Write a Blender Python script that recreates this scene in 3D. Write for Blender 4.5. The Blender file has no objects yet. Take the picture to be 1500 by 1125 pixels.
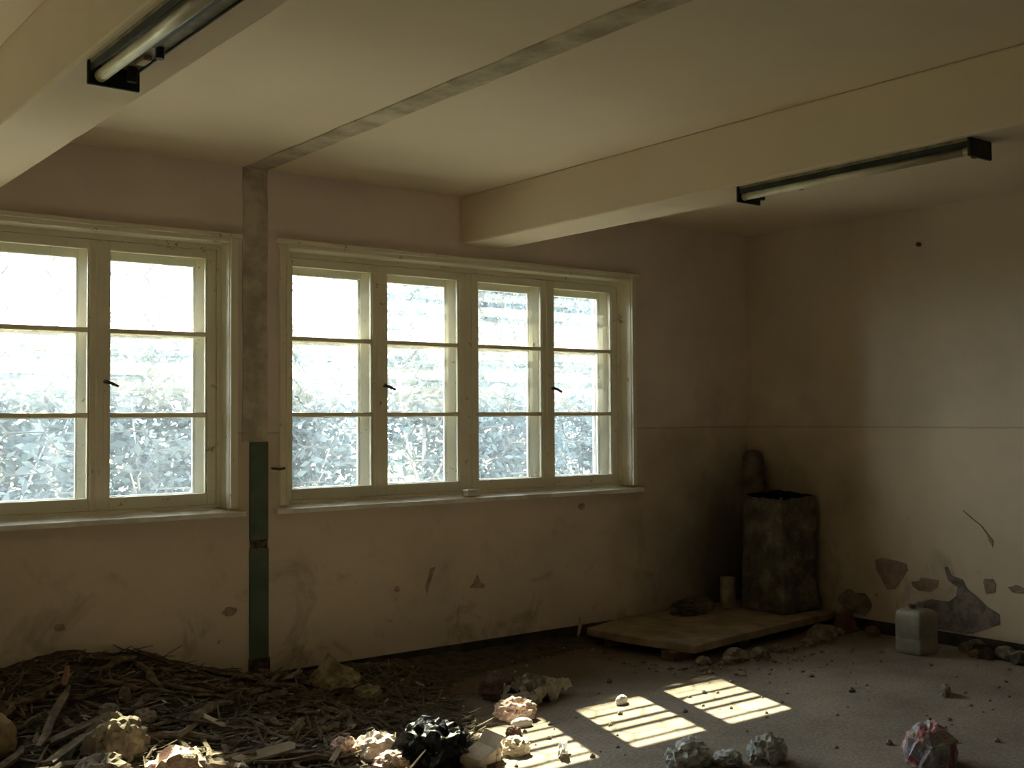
import bpy, bmesh, math, random
from math import sin, cos, pi, radians
from mathutils import Vector, Matrix, noise

C = bpy.context.scene.collection
sc = bpy.context.scene
rnd = random.Random(7)

# ------------------------------------------------------------------ camera
cam_d = bpy.data.cameras.new('camera')
cam = bpy.data.objects.new('camera', cam_d)
C.objects.link(cam)
YAW, PITCH, ROLL = -0.6576, 0.0296, -0.0054
fw = Vector((-sin(YAW) * cos(PITCH), cos(YAW) * cos(PITCH), sin(PITCH)))
rt = Vector((cos(YAW), sin(YAW), 0.0))
up = rt.cross(fw)
rt2 = cos(ROLL) * rt + sin(ROLL) * up
up2 = -sin(ROLL) * rt + cos(ROLL) * up
m = Matrix((rt2, up2, -fw)).transposed().to_4x4()
m.translation = Vector((0.0, -6.4111, 1.65))
cam.matrix_world = m
cam_d.sensor_fit = 'HORIZONTAL'
cam_d.sensor_width = 36.0
cam_d.lens = 36.0 * 1656.0 / 1500.0
cam_d.clip_start = 0.05
cam_d.clip_end = 400
sc.camera = cam

# ------------------------------------------------------------------ world, sun, exposure
w = bpy.data.worlds.new('world')
sc.world = w
w.use_nodes = True
nt = w.node_tree
for n in list(nt.nodes):
    nt.nodes.remove(n)
wo = nt.nodes.new('ShaderNodeOutputWorld')
bg = nt.nodes.new('ShaderNodeBackground')
bg.inputs['Color'].default_value = (0.985, 0.985, 1.0, 1)
bg.inputs['Strength'].default_value = 2.6
nt.links.new(bg.outputs[0], wo.inputs[0])

sun_d = bpy.data.lights.new('sun', 'SUN')
sun = bpy.data.objects.new('sun', sun_d)
C.objects.link(sun)
SUN = Vector((-0.325, -1.0, -1.018)).normalized()
sun.rotation_euler = SUN.to_track_quat('-Z', 'Y').to_euler()
sun.location = (8, 30, 34)
sun_d.energy = 8.0
sun_d.angle = radians(0.53)
sun_d.color = (1.0, 0.84, 0.54)

for (cx, sx) in ((-1.955, 2.94), (1.345, 2.94), (4.65, 2.94)):      # sampling portals in the two window openings and the added one
    pd = bpy.data.lights.new('window_portal', 'AREA')
    pd.shape = 'RECTANGLE'
    pd.size, pd.size_y = sx, 1.66
    pd.cycles.is_portal = True
    po = bpy.data.objects.new('window_portal', pd)
    C.objects.link(po)
    po.location = (cx, 0.46, 1.9)
    po.rotation_euler = (radians(-90), 0, 0)

vs = sc.view_settings
vs.view_transform = 'Standard'
vs.look = 'None'
vs.gamma = 1.0
vs.use_curve_mapping = False
vs.exposure = 2.5
sc.cycles.max_bounces = 12
sc.cycles.diffuse_bounces = 8
sc.cycles.transparent_max_bounces = 24
sc.cycles.transmission_bounces = 8
sc.cycles.caustics_reflective = False
sc.cycles.caustics_refractive = False
sc.cycles.sample_clamp_indirect = 6.0

# ------------------------------------------------------------------ mesh helpers
class MB:
    def __init__(s):
        s.v, s.f = [], []

    def box(s, x0, x1, y0, y1, z0, z1, M=None):
        b = len(s.v)
        ps = [(x, y, z) for z in (z0, z1) for y in (y0, y1) for x in (x0, x1)]
        if M is not None:
            ps = [tuple(M @ Vector(p)) for p in ps]
        s.v += ps
        s.f += [tuple(b + i for i in q) for q in ((0, 2, 3, 1), (4, 5, 7, 6), (0, 1, 5, 4), (2, 6, 7, 3), (0, 4, 6, 2), (1, 3, 7, 5))]
        return s

    def tube(s, pts, r, n=8, cap=True, squash=1.0):
        pts = [Vector(p) for p in pts]
        rs = r if isinstance(r, (list, tuple)) else [r] * len(pts)
        b = len(s.v)
        prev = None
        for i, p in enumerate(pts):
            d = (pts[min(i + 1, len(pts) - 1)] - pts[max(i - 1, 0)]).normalized()
            a = prev if prev is not None else (Vector((0, 0, 1)) if abs(d.z) < 0.9 else Vector((1, 0, 0)))
            a = (a - d * a.dot(d)).normalized()
            prev = a
            c = d.cross(a)
            for k in range(n):
                t = 2 * pi * k / n
                s.v.append(tuple(p + (a * cos(t) * squash + c * sin(t)) * rs[i]))
        for i in range(len(pts) - 1):
            for k in range(n):
                k2 = (k + 1) % n
                s.f.append((b + i * n + k, b + i * n + k2, b + (i + 1) * n + k2, b + (i + 1) * n + k))
        if cap:
            s.f.append(tuple(b + k for k in reversed(range(n))))
            e = b + (len(pts) - 1) * n
            s.f.append(tuple(e + k for k in range(n)))
        return s

    def prism(s, poly, y0, y1, axis='y'):
        """extrude a 2-D outline; axis y: poly is (x, z); axis x: poly is (y, z); axis z: poly is (x, y)"""
        b = len(s.v)
        n = len(poly)
        for t in (y0, y1):
            for (p, q) in poly:
                s.v.append({'y': (p, t, q), 'x': (t, p, q), 'z': (p, q, t)}[axis])
        s.f.append(tuple(b + k for k in range(n)))
        s.f.append(tuple(b + n + k for k in reversed(range(n))))
        for k in range(n):
            k2 = (k + 1) % n
            s.f.append((b + k, b + n + k, b + n + k2, b + k2))
        return s

    def build(s, name, mat, parent=None, smooth=False, loc=None, bevel=0):
        me = bpy.data.meshes.new(name)
        me.from_pydata(s.v, [], s.f)
        bm = bmesh.new()
        bm.from_mesh(me)
        bmesh.ops.recalc_face_normals(bm, faces=bm.faces)
        bm.to_mesh(me)
        bm.free()
        if smooth:
            for p in me.polygons:
                p.use_smooth = True
        me.materials.append(mat)
        o = bpy.data.objects.new(name, me)
        C.objects.link(o)
        if parent is not None:
            o.parent = parent
        if loc is not None:
            o.location = loc
        if bevel:
            bv = o.modifiers.new('bevel', 'BEVEL')
            bv.width = bevel
            bv.segments = 2
            bv.limit_method = 'ANGLE'
        return o


def tag(o, label, cat, group=None, kind=None):
    o['label'] = label
    o['category'] = cat
    if group:
        o['group'] = group
    if kind:
        o['kind'] = kind
    return o


def struct(o, label=None):
    o['kind'] = 'structure'
    if label:
        o['label'] = label
    return o


def empty(name, loc=(0, 0, 0), rz=0.0):
    o = bpy.data.objects.new(name, None)
    C.objects.link(o)
    o.location = loc
    o.rotation_euler = (0, 0, rz)
    o.empty_display_size = 0.1
    return o


def copy_tree(o, parent=None):
    c = o.copy()
    C.objects.link(c)
    if parent is not None:
        c.parent = parent
    for ch in list(o.children):
        copy_tree(ch, c)
    return c


def fbm(p, octv=4):
    t, a, f = 0.0, 1.0, 1.0
    for _ in range(octv):
        t += a * noise.noise(Vector(p) * f)
        a *= 0.5
        f *= 2.0
    return t


# ------------------------------------------------------------------ materials
class NT:
    def __init__(s, name):
        s.m = bpy.data.materials.new(name)
        s.m.use_nodes = True
        s.t = s.m.node_tree
        s.b = s.t.nodes['Principled BSDF']
        s.out = s.t.nodes['Material Output']
        s.b.inputs['Specular IOR Level'].default_value = 0.25

    def n(s, typ, **kw):
        x = s.t.nodes.new(typ)
        for k, v in kw.items():
            if k in x.inputs:
                x.inputs[k].default_value = v
            else:
                setattr(x, k, v)
        return x

    def l(s, a, b):
        s.t.links.new(a, b)

    def co(s):
        return s.n('ShaderNodeTexCoord').outputs['Object']

    def noise(s, scale, detail=6, rough=0.6, vec=None, dist=0.0):
        x = s.n('ShaderNodeTexNoise')
        x.inputs['Scale'].default_value = scale
        x.inputs['Detail'].default_value = detail
        x.inputs['Roughness'].default_value = rough
        x.inputs['Distortion'].default_value = dist
        s.l(vec if vec is not None else s.co(), x.inputs['Vector'])
        return x.outputs['Fac']

    def ramp(s, fac, stops):
        x = s.n('ShaderNodeValToRGB')
        el = x.color_ramp.elements
        while len(el) < len(stops):
            el.new(0.5)
        for e, (p, c) in zip(el, stops):
            e.position = p
            e.color = (c[0], c[1], c[2], 1) if not isinstance(c, (int, float)) else (c, c, c, 1)
        s.l(fac, x.inputs['Fac'])
        return x.outputs['Color']

    def mix(s, fac, a, b, blend='MIX'):
        x = s.n('ShaderNodeMix')
        x.data_type = 'RGBA'
        x.blend_type = blend
        for i, v in ((0, fac), (6, a), (7, b)):
            if hasattr(v, 'node'):
                s.l(v, x.inputs[i])
            else:
                x.inputs[i].default_value = v if isinstance(v, (int, float)) else (v[0], v[1], v[2], 1)
        return x.outputs[2]

    def math(s, op, a, b=0.0):
        x = s.n('ShaderNodeMath', operation=op)
        for i, v in ((0, a), (1, b)):
            if hasattr(v, 'node'):
                s.l(v, x.inputs[i])
            else:
                x.inputs[i].default_value = v
        return x.outputs[0]

    def bump(s, h, strength=0.3, dist=0.01):
        x = s.n('ShaderNodeBump')
        x.inputs['Strength'].default_value = strength
        x.inputs['Distance'].default_value = dist
        s.l(h, x.inputs['Height'])
        s.l(x.outputs[0], s.b.inputs['Normal'])

    def done(s, col, rough=0.8, metal=0.0):
        if hasattr(col, 'node'):
            s.l(col, s.b.inputs['Base Color'])
        else:
            s.b.inputs['Base Color'].default_value = (col[0], col[1], col[2], 1)
        s.b.inputs['Roughness'].default_value = rough
        s.b.inputs['Metallic'].default_value = metal
        return s.m


def simple(name, a, b, scale=8.0, rough=0.8, metal=0.0, bump=0.2, lo=0.4, hi=0.6, bd=0.01):
    k = NT(name)
    f = k.noise(scale)
    c = k.ramp(f, [(lo, a), (hi, b)])
    if bump:
        k.bump(k.noise(scale * 3), bump, bd)
    return k.done(c, rough, metal)


def wall_material(name, low, highc, sooty=False):
    k = NT(name)
    co = k.co()
    sep = k.n('ShaderNodeSeparateXYZ')
    k.l(co, sep.inputs[0])
    z = k.math('ADD', sep.outputs['Z'], k.math('MULTIPLY', k.math('SUBTRACT', k.noise(6), 0.5), 0.012))
    dado = k.math('GREATER_THAN', z, 1.562)
    big = k.ramp(k.noise(0.9, 5), [(0.35, 0.86), (0.65, 1.04)])
    base = k.mix(dado, low, highc)
    base = k.mix(1.0, base, big, 'MULTIPLY')
    smear = k.ramp(k.noise(2.6, 8, 0.68, dist=0.6), [(0.54, 0.0), (0.74, 1.0)])
    low_mask = k.ramp(k.math('DIVIDE', sep.outputs['Z'], 1.2), [(0.1, 1.0), (0.95, 0.06)])
    base = k.mix(k.mix(1.0, smear, low_mask, 'MULTIPLY'), base, (0.20, 0.16, 0.10))
    specks = k.ramp(k.noise(14, 3, 0.5), [(0.72, 0.0), (0.76, 0.7)])
    base = k.mix(k.mix(1.0, specks, low_mask, 'MULTIPLY'), base, (0.13, 0.10, 0.07))
    line = k.math('LESS_THAN', k.math('ABSOLUTE', k.math('SUBTRACT', z, 1.562)), 0.007)
    base = k.mix(k.math('MULTIPLY', line, 0.35), base, (0.25, 0.20, 0.14))
    # sooty stain and corner shade painted into the wall colour round the stove
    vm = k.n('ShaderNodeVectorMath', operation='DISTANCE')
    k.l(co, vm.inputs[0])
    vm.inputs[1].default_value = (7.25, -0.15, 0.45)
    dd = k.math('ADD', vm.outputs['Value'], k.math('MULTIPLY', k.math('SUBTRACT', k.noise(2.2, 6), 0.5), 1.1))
    soot_shade = k.ramp(k.math('DIVIDE', dd, 1.8), [(0.18, 0.80), (0.80, 0.0)])
    base = k.mix(soot_shade, base, (0.055, 0.045, 0.032))
    k.bump(k.noise(20, 5), 0.12, 0.01)
    return k.done(base, 0.72)


M = {}
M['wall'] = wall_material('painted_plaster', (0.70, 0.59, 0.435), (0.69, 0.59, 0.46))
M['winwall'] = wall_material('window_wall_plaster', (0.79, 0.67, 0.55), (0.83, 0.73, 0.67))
M['darkwall'] = simple('dark_low_bounce_wall', (0.10, 0.085, 0.06), (0.16, 0.135, 0.10), 3, 0.7)  # unseen walls kept dark to cut the light they bounce
k = NT('ceiling_plaster')
c = k.ramp(k.noise(0.8, 6), [(0.3, (0.70, 0.60, 0.46)), (0.7, (0.77, 0.66, 0.51))])
k.bump(k.noise(15, 5), 0.08, 0.01)
M['ceiling'] = k.done(c, 0.85)
k = NT('outer_render')
M['render'] = k.done(k.ramp(k.noise(5), [(0.3, (0.55, 0.52, 0.47)), (0.7, (0.75, 0.72, 0.66))]), 0.9)

k = NT('dusty_concrete')
c = k.ramp(k.noise(1.6, 10, 0.65), [(0.3, (0.23, 0.19, 0.155)), (0.5, (0.33, 0.28, 0.235)), (0.72, (0.41, 0.35, 0.30))])
grit = k.ramp(k.noise(55, 4), [(0.35, 0.62), (0.6, 1.0)])
c = k.mix(1.0, c, grit, 'MULTIPLY')
st = k.ramp(k.noise(3.3, 5, dist=1.0), [(0.58, 0.0), (0.70, 0.8)])
c = k.mix(st, c, (0.22, 0.19, 0.16))
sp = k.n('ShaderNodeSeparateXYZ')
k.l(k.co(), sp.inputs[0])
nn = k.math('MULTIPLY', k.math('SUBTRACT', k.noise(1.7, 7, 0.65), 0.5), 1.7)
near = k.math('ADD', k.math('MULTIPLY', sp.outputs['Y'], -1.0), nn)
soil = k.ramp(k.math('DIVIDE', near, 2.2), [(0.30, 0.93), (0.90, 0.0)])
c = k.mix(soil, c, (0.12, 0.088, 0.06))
k.bump(k.noise(38, 8), 0.5, 0.012)
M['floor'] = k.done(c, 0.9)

k = NT('old_window_paint')
c = k.ramp(k.noise(3.0, 5), [(0.3, (0.81, 0.765, 0.60)), (0.7, (0.90, 0.86, 0.72))])
chips = k.ramp(k.noise(16, 6, 0.7), [(0.63, 0.0), (0.68, 1.0)])
c = k.mix(k.math('MULTIPLY', chips, 0.75), c, (0.24, 0.17, 0.10))
k.bump(k.noise(30), 0.15, 0.005)
M['winpaint'] = k.done(c, 0.5)
M['sill'] = simple('sill_paint', (0.74, 0.70, 0.60), (0.88, 0.85, 0.77), 9, 0.35)

# dusty panes: clear glass with a film of dirt
def glass(name, lo, hi):
    k = NT(name)
    tr = k.n('ShaderNodeBsdfTransparent')
    tr.inputs[0].default_value = (0.95, 0.98, 0.98, 1)
    tl = k.n('ShaderNodeBsdfTranslucent')
    tl.inputs[0].default_value = (0.82, 0.88, 0.92, 1)
    gl = k.n('ShaderNodeBsdfGlossy')
    gl.inputs['Roughness'].default_value = 0.05
    fac = k.ramp(k.noise(5.0, 8, 0.7), [(0.35, lo), (0.7, hi)])
    m1 = k.n('ShaderNodeMixShader')
    k.l(fac, m1.inputs[0])
    k.l(tr.outputs[0], m1.inputs[1])
    k.l(tl.outputs[0], m1.inputs[2])
    fr = k.n('ShaderNodeFresnel')
    fr.inputs['IOR'].default_value = 1.25
    m2 = k.n('ShaderNodeMixShader')
    k.l(fr.outputs[0], m2.inputs[0])
    k.l(m1.outputs[0], m2.inputs[1])
    k.l(gl.outputs[0], m2.inputs[2])
    k.l(m2.outputs[0], k.out.inputs['Surface'])
    return k.m


M['glass'] = glass('dusty_glass', 0.012, 0.042)
M['iron'] = simple('grey_iron', (0.09, 0.10, 0.11), (0.16, 0.17, 0.18), 12, 0.6, 0.3)
M['latch'] = simple('dark_latch_metal', (0.05, 0.045, 0.04), (0.13, 0.11, 0.09), 20, 0.5, 0.6)
M['scar'] = simple('bare_scar_plaster', (0.42, 0.375, 0.29), (0.66, 0.60, 0.49), 7, 0.9, 0, 0.6)
M['ceilscar'] = simple('bare_ceiling_scar', (0.38, 0.32, 0.23), (0.60, 0.52, 0.39), 5, 0.9, 0, 0.6)
M['green'] = simple('green_oil_paint', (0.085, 0.125, 0.085), (0.12, 0.165, 0.12), 4, 0.55, 0, 0.15)
M['brokenscar'] = simple('broken_brown_scar', (0.05, 0.035, 0.03), (0.17, 0.13, 0.11), 30, 0.9, 0, 0.8)
M['skirt'] = simple('dark_skirting', (0.035, 0.03, 0.022), (0.075, 0.062, 0.045), 6, 0.8)
M['bareplaster'] = simple('bare_brown_plaster', (0.26, 0.18, 0.13), (0.40, 0.29, 0.22), 14, 0.95, 0, 0.8)
M['spall'] = simple('chipped_wall_plaster', (0.34, 0.26, 0.19), (0.50, 0.39, 0.29), 18, 0.95, 0, 0.8)
M['greyplaster'] = simple('bare_grey_mortar', (0.16, 0.135, 0.115), (0.30, 0.255, 0.215), 14, 0.95, 0, 0.8)
M['fixture'] = simple('fixture_dark_enamel', (0.012, 0.016, 0.013), (0.03, 0.038, 0.03), 10, 0.5, 0.2)
M['reflector'] = simple('fixture_dusty_tray', (0.16, 0.13, 0.085), (0.30, 0.26, 0.17), 14, 0.5, 0.1)
M['tube'] = simple('tube_glass', (0.58, 0.53, 0.38), (0.72, 0.68, 0.54), 6, 0.3, 0, 0)
M['brass'] = simple('holder_plastic', (0.45, 0.38, 0.22), (0.6, 0.52, 0.33), 20, 0.5)
M['darkholder'] = simple('holder_dark', (0.03, 0.03, 0.035), (0.07, 0.07, 0.08), 20, 0.5)

k = NT('sooty_sheet_metal')
c = k.ramp(k.noise(5, 7, 0.7), [(0.32, (0.05, 0.043, 0.034)), (0.5, (0.14, 0.125, 0.095)), (0.68, (0.30, 0.27, 0.20))])
c = k.mix(k.ramp(k.noise(11, 4), [(0.6, 0.0), (0.7, 0.7)]), c, (0.09, 0.045, 0.025))
k.bump(k.noise(9, 6), 0.6, 0.03)
M['stove'] = k.done(c, 0.65, 0.25)
M['soot_shade'] = simple('black_soot', (0.006, 0.005, 0.004), (0.014, 0.012, 0.01), 9, 0.95)
M['flue'] = simple('sooty_flue_pipe', (0.10, 0.085, 0.065), (0.19, 0.165, 0.125), 7, 0.75, 0.1)
M['slab'] = simple('dusty_slab', (0.22, 0.17, 0.11), (0.34, 0.27, 0.18), 5, 0.9, 0, 0.5)
M['rubble'] = simple('rubble_stone', (0.17, 0.145, 0.11), (0.33, 0.29, 0.23), 12, 0.95, 0, 0.7)
M['brick'] = simple('dull_brick', (0.13, 0.075, 0.055), (0.22, 0.14, 0.10), 12, 0.95, 0, 0.7)
M['can'] = simple('milky_plastic', (0.26, 0.245, 0.20), (0.36, 0.34, 0.285), 6, 0.45, 0, 0.1)
M['cap'] = simple('dull_red_cap', (0.13, 0.07, 0.06), (0.2, 0.1, 0.08), 15, 0.5, 0, 0.1)
M['mug'] = simple('dirty_enamel', (0.22, 0.20, 0.15), (0.36, 0.33, 0.26), 14, 0.5)
M['paper'] = simple('crumpled_paper', (0.66, 0.58, 0.52), (0.85, 0.80, 0.76), 14, 0.85, 0, 0.5)
M['greypaper'] = simple('soiled_paper', (0.15, 0.13, 0.10), (0.28, 0.25, 0.19), 10, 0.9, 0, 0.5)
M['card'] = simple('pale_cardboard', (0.62, 0.54, 0.44), (0.78, 0.70, 0.60), 8, 0.85, 0, 0.2)
M['rag'] = simple('grey_rag_cloth', (0.21, 0.19, 0.155), (0.38, 0.35, 0.29), 9, 0.95, 0, 0.4)
M['plumrag'] = simple('dark_plum_cloth', (0.09, 0.055, 0.05), (0.16, 0.10, 0.095), 9, 0.95, 0, 0.4)
M['sack'] = simple('yellowed_paper_sack', (0.20, 0.17, 0.095), (0.38, 0.33, 0.2), 9, 0.9, 0, 0.4)
M['clear'] = simple('greyish_plastic_film', (0.30, 0.32, 0.31), (0.58, 0.60, 0.59), 16, 0.4, 0, 0.5)
M['white'] = simple('white_foam', (0.78, 0.76, 0.78), (0.88, 0.86, 0.86), 10, 0.8, 0, 0.2)
M['lump'] = simple('brown_sacking', (0.26, 0.19, 0.11), (0.38, 0.28, 0.17), 8, 0.9, 0, 0.4)
k = NT('black_bag_plastic')
k.bump(k.noise(14, 6), 0.7, 0.03)
M['blackbag'] = k.done(k.ramp(k.noise(8), [(0.4, (0.008, 0.009, 0.012)), (0.6, (0.02, 0.022, 0.028))]), 0.22)
k = NT('pink_printed_plastic')
c = k.ramp(k.noise(13, 3, 0.5, dist=1.2), [(0.36, (0.80, 0.72, 0.68)), (0.46, (0.62, 0.36, 0.32)), (0.53, (0.84, 0.76, 0.66)), (0.62, (0.72, 0.42, 0.26)), (0.7, (0.82, 0.66, 0.66))])
k.bump(k.noise(22, 5), 0.6, 0.02)
M['pink'] = k.done(c, 0.5)
k = NT('pink_blue_printed_plastic')
c = k.ramp(k.noise(11, 3, 0.5, dist=1.0), [(0.34, (0.42, 0.46, 0.46)), (0.45, (0.36, 0.33, 0.42)), (0.53, (0.5, 0.46, 0.45)), (0.58, (0.42, 0.13, 0.15)), (0.72, (0.40, 0.20, 0.21))])
k.bump(k.noise(22, 5), 0.6, 0.02)
M['pinkblue'] = k.done(c, 0.5)


def islands(name, cols, rough=0.9):
    k = NT(name)
    g = k.n('ShaderNodeNewGeometry')
    c = k.ramp(g.outputs['Random Per Island'], [(i / max(1, len(cols) - 1), q) for i, q in enumerate(cols)])
    c = k.mix(0.4, c, k.ramp(k.noise(40), [(0.3, (0.05, 0.04, 0.03)), (0.7, (0.30, 0.25, 0.17))]))
    return k.done(c, rough)


M['litter'] = islands('shredded_wood', [(0.07, 0.055, 0.042), (0.14, 0.115, 0.085), (0.095, 0.075, 0.056), (0.21, 0.175, 0.13), (0.08, 0.066, 0.05), (0.25, 0.20, 0.14)])
M['scraps'] = islands('small_scraps', [(0.5, 0.44, 0.38), (0.22, 0.17, 0.12), (0.72, 0.66, 0.6), (0.3, 0.17, 0.11), (0.42, 0.36, 0.27)])
M['mound'] = simple('dark_dirt', (0.05, 0.042, 0.032), (0.13, 0.11, 0.085), 16, 1.0, 0, 1.0, 0.35, 0.65, 0.03)
M['stick'] = simple('weathered_stick', (0.09, 0.07, 0.048), (0.19, 0.15, 0.105), 9, 0.9, 0, 0.4)
M['redstick'] = simple('reddish_stick', (0.20, 0.11, 0.075), (0.31, 0.19, 0.13), 9, 0.9, 0, 0.4)
M['pale'] = simple('pale_batten', (0.34, 0.30, 0.22), (0.46, 0.41, 0.31), 7, 0.85, 0, 0.3)
M['bark'] = simple('tree_bark', (0.20, 0.21, 0.22), (0.34, 0.35, 0.36), 4, 0.95, 0, 0.5)
M['bounce_strip'] = simple('pale_bounce_strip', (0.78, 0.72, 0.62), (0.86, 0.80, 0.70), 3, 0.95, 0, 0.2)
M['grass'] = simple('lawn_grass', (0.13, 0.13, 0.075), (0.20, 0.19, 0.11), 0.8, 1.0, 0, 0.3)


def leaf_mat(name, cols):
    k = NT(name)
    g = k.n('ShaderNodeNewGeometry')
    c = k.ramp(g.outputs['Random Per Island'], [(0.0, cols[0]), (0.5, cols[1]), (1.0, cols[2])])
    d = k.n('ShaderNodeBsdfDiffuse')
    t = k.n('ShaderNodeBsdfTranslucent')
    k.l(c, d.inputs[0])
    k.l(c, t.inputs[0])
    mx = k.n('ShaderNodeMixShader')
    mx.inputs[0].default_value = 0.5
    k.l(d.outputs[0], mx.inputs[1])
    k.l(t.outputs[0], mx.inputs[2])
    k.l(mx.outputs[0], k.out.inputs['Surface'])
    return k.m


M['leaf'] = leaf_mat('silvery_leaves', [(0.060, 0.088, 0.108), (0.10, 0.135, 0.16), (0.15, 0.19, 0.215)])

# ------------------------------------------------------------------ room shell
XL, XR, YB, H, WT = -4.0, 7.475, -9.0, 3.186, 0.45
SILL, HEAD = 1.087, 2.715
OPEN = [(-0.115, 2.805), (3.18, 6.12), (-3.415, -0.495)]

wb = MB()
OHEAD = 2.785
for y0, y1, hd in ((0, 0.2, HEAD), (0.2, WT, OHEAD)):
    wb.box(XL - 0.3, XR + 0.3, y0, y1, -0.2, SILL)
    wb.box(XL - 0.3, XR + 0.3, y0, y1, hd, H + 0.3)
    for a, b in ((XL - 0.3, OPEN[2][0]), (OPEN[2][1], OPEN[0][0]), (OPEN[0][1], OPEN[1][0]), (OPEN[1][1], XR + 0.3)):
        wb.box(a, b, y0, y1, SILL, hd)
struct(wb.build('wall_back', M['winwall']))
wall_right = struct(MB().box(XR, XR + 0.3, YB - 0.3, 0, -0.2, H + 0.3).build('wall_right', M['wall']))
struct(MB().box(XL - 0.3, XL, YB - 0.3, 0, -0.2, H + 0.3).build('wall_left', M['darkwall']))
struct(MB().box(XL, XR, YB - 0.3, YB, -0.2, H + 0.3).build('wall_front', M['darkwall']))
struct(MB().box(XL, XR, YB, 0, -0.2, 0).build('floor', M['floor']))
struct(MB().box(XL, XR, YB, 0, H, H + 0.3).build('ceiling', M['ceiling']))
BB = 2.852
struct(MB().box(4.507, 4.867, YB, 0, BB, H).build('ceiling_beam', M['ceiling'], bevel=0.012), 'ceiling beam over the four-pane window')
struct(MB().box(1.150, 1.470, YB, 0, BB, H).build('ceiling_beam', M['ceiling'], bevel=0.012), 'ceiling beam at the upper left corner')

# traces of a removed partition
poly = [(2.885, 1.51), (3.055, 1.51)]
sb = MB()
zs = [1.51 + i * (H - 1.512) / 14 for i in range(15)]
left = [(2.89 + 0.008 * fbm((z * 4, 0, 1)), z) for z in zs]
right = [(3.05 + 0.010 * fbm((z * 5, 3, 1)), z) for z in reversed(zs)]
struct(sb.prism(left + right, -0.008, 0.004).build('trim_1', M['scar']), 'bare plaster strip up the wall between the windows')
struct(MB().box(2.935, 3.055, -0.014, 0.004, 0.915, 1.51).box(2.935, 3.058, -0.014, 0.004, 0.20, 0.862).build('trim_2', M['green'], bevel=0.003), 'green painted strip on the wall between the windows')
struct(MB().box(2.938, 3.052, -0.008, 0.004, 0.862, 0.915).box(2.93, 3.062, -0.022, 0.004, 0.08, 0.20).build('trim_3', M['brokenscar']), 'broken brown gap in the green strip')
ys = [-9.0 + i * 8.999 / 60 for i in range(61)]
left = [(2.90 + 0.010 * fbm((y * 3, 0, 5)), y) for y in ys]
right = [(3.045 + 0.012 * fbm((y * 3.4, 4, 5)), y) for y in reversed(ys)]
struct(MB().prism(left + right, H - 0.008, H + 0.004, 'z').build('trim_4', M['ceilscar']), 'bare strip across the ceiling')

# skirting
struct(MB().box(3.07, XR, -0.014, 0.002, 0.0, 0.10).box(XL, 2.92, -0.014, 0.002, 0.0, 0.10).build('baseboard_back', M['skirt']))
struct(MB().box(XR - 0.014, XR + 0.002, YB, -0.014, 0.0, 0.09).build('baseboard_right', M['skirt']))


def blob(cy, cz, ry, rz, seed, n=22, rough=0.35):
    out = []
    for i in range(n):
        t = 2 * pi * i / n
        q = 1 + rough * fbm((cos(t) * 1.4 + seed * 7.1, sin(t) * 1.4, seed), 3)
        out.append((cy + ry * q * cos(t), cz + rz * q * sin(t)))
    return out


def spall(poly, mat, name='bare_plaster_patch', wall='right'):
    mb = MB()
    if wall == 'back':
        mat = M['spall']
    if wall == 'right':
        mb.prism(poly, XR - 0.006, XR + 0.004, 'x')
    else:
        mb.prism(poly, -0.006, 0.004, 'y')
    return struct(mb.build(name, mat))


spall([(-1.25, 0.55), (-1.31, 0.57), (-1.44, 0.56), (-1.52, 0.545), (-1.53, 0.50), (-1.47, 0.42), (-1.42, 0.35), (-1.355, 0.335), (-1.30, 0.42), (-1.265, 0.47)], M['bareplaster'])
spall([(-1.56, 0.42), (-1.62, 0.43), (-1.64, 0.46), (-1.78, 0.455), (-1.77, 0.40), (-1.71, 0.36), (-1.62, 0.36), (-1.57, 0.385)], M['bareplaster'])
spall([(-1.83, 0.55), (-1.85, 0.56), (-1.88, 0.50), (-1.97, 0.48), (-2.0, 0.42), (-2.08, 0.37), (-2.15, 0.31), (-2.24, 0.27), (-2.24, 0.20), (-2.15, 0.16), (-2.0, 0.10), (-1.75, 0.10), (-1.62, 0.12),
       (-1.60, 0.27), (-1.72, 0.31), (-1.86, 0.31), (-1.92, 0.36), (-1.93, 0.42), (-1.86, 0.46)], M['greyplaster'])
spall(blob(-2.17, 0.46, 0.045, 0.05, 3), M['bareplaster'])
spall(blob(-2.37, 0.455, 0.06, 0.025, 4), M['bareplaster'])
spall(blob(-1.05, 0.20, 0.14, 0.10, 6), M['greyplaster'])
spall([(-1.98, 0.975), (-2.06, 0.915), (-2.12, 0.875), (-2.165, 0.82), (-2.20, 0.78), (-2.20, 0.73), (-2.175, 0.77), (-2.155, 0.82), (-2.117, 0.870), (-2.055, 0.910), (-1.98, 0.970)], M['bareplaster'])
spall([(4.57, 0.475), (4.60, 0.50), (4.635, 0.555), (4.665, 0.50), (4.70, 0.485), (4.69, 0.46), (4.62, 0.465)], M['bareplaster'], wall='back')
spall([(4.245, 0.635), (4.285, 0.640), (4.265, 0.60), (4.235, 0.52), (4.215, 0.47), (4.205, 0.52), (4.23, 0.58)], M['bareplaster'], wall='back')
spall(blob(3.98, 0.52, 0.018, 0.02, 9), M['bareplaster'], wall='back')
spall(blob(2.81, 0.50, 0.04, 0.028, 10), M['bareplaster'], wall='back')
spall(blob(1.83, 0.52, 0.03, 0.02, 12), M['bareplaster'], wall='back')
spall(blob(5.60, 0.98, 0.03, 0.022, 13), M['bareplaster'], wall='back')

# ------------------------------------------------------------------ windows
ZB, ZT = 1.135, 2.675
MUNT = (1.675, 2.16)


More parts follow.
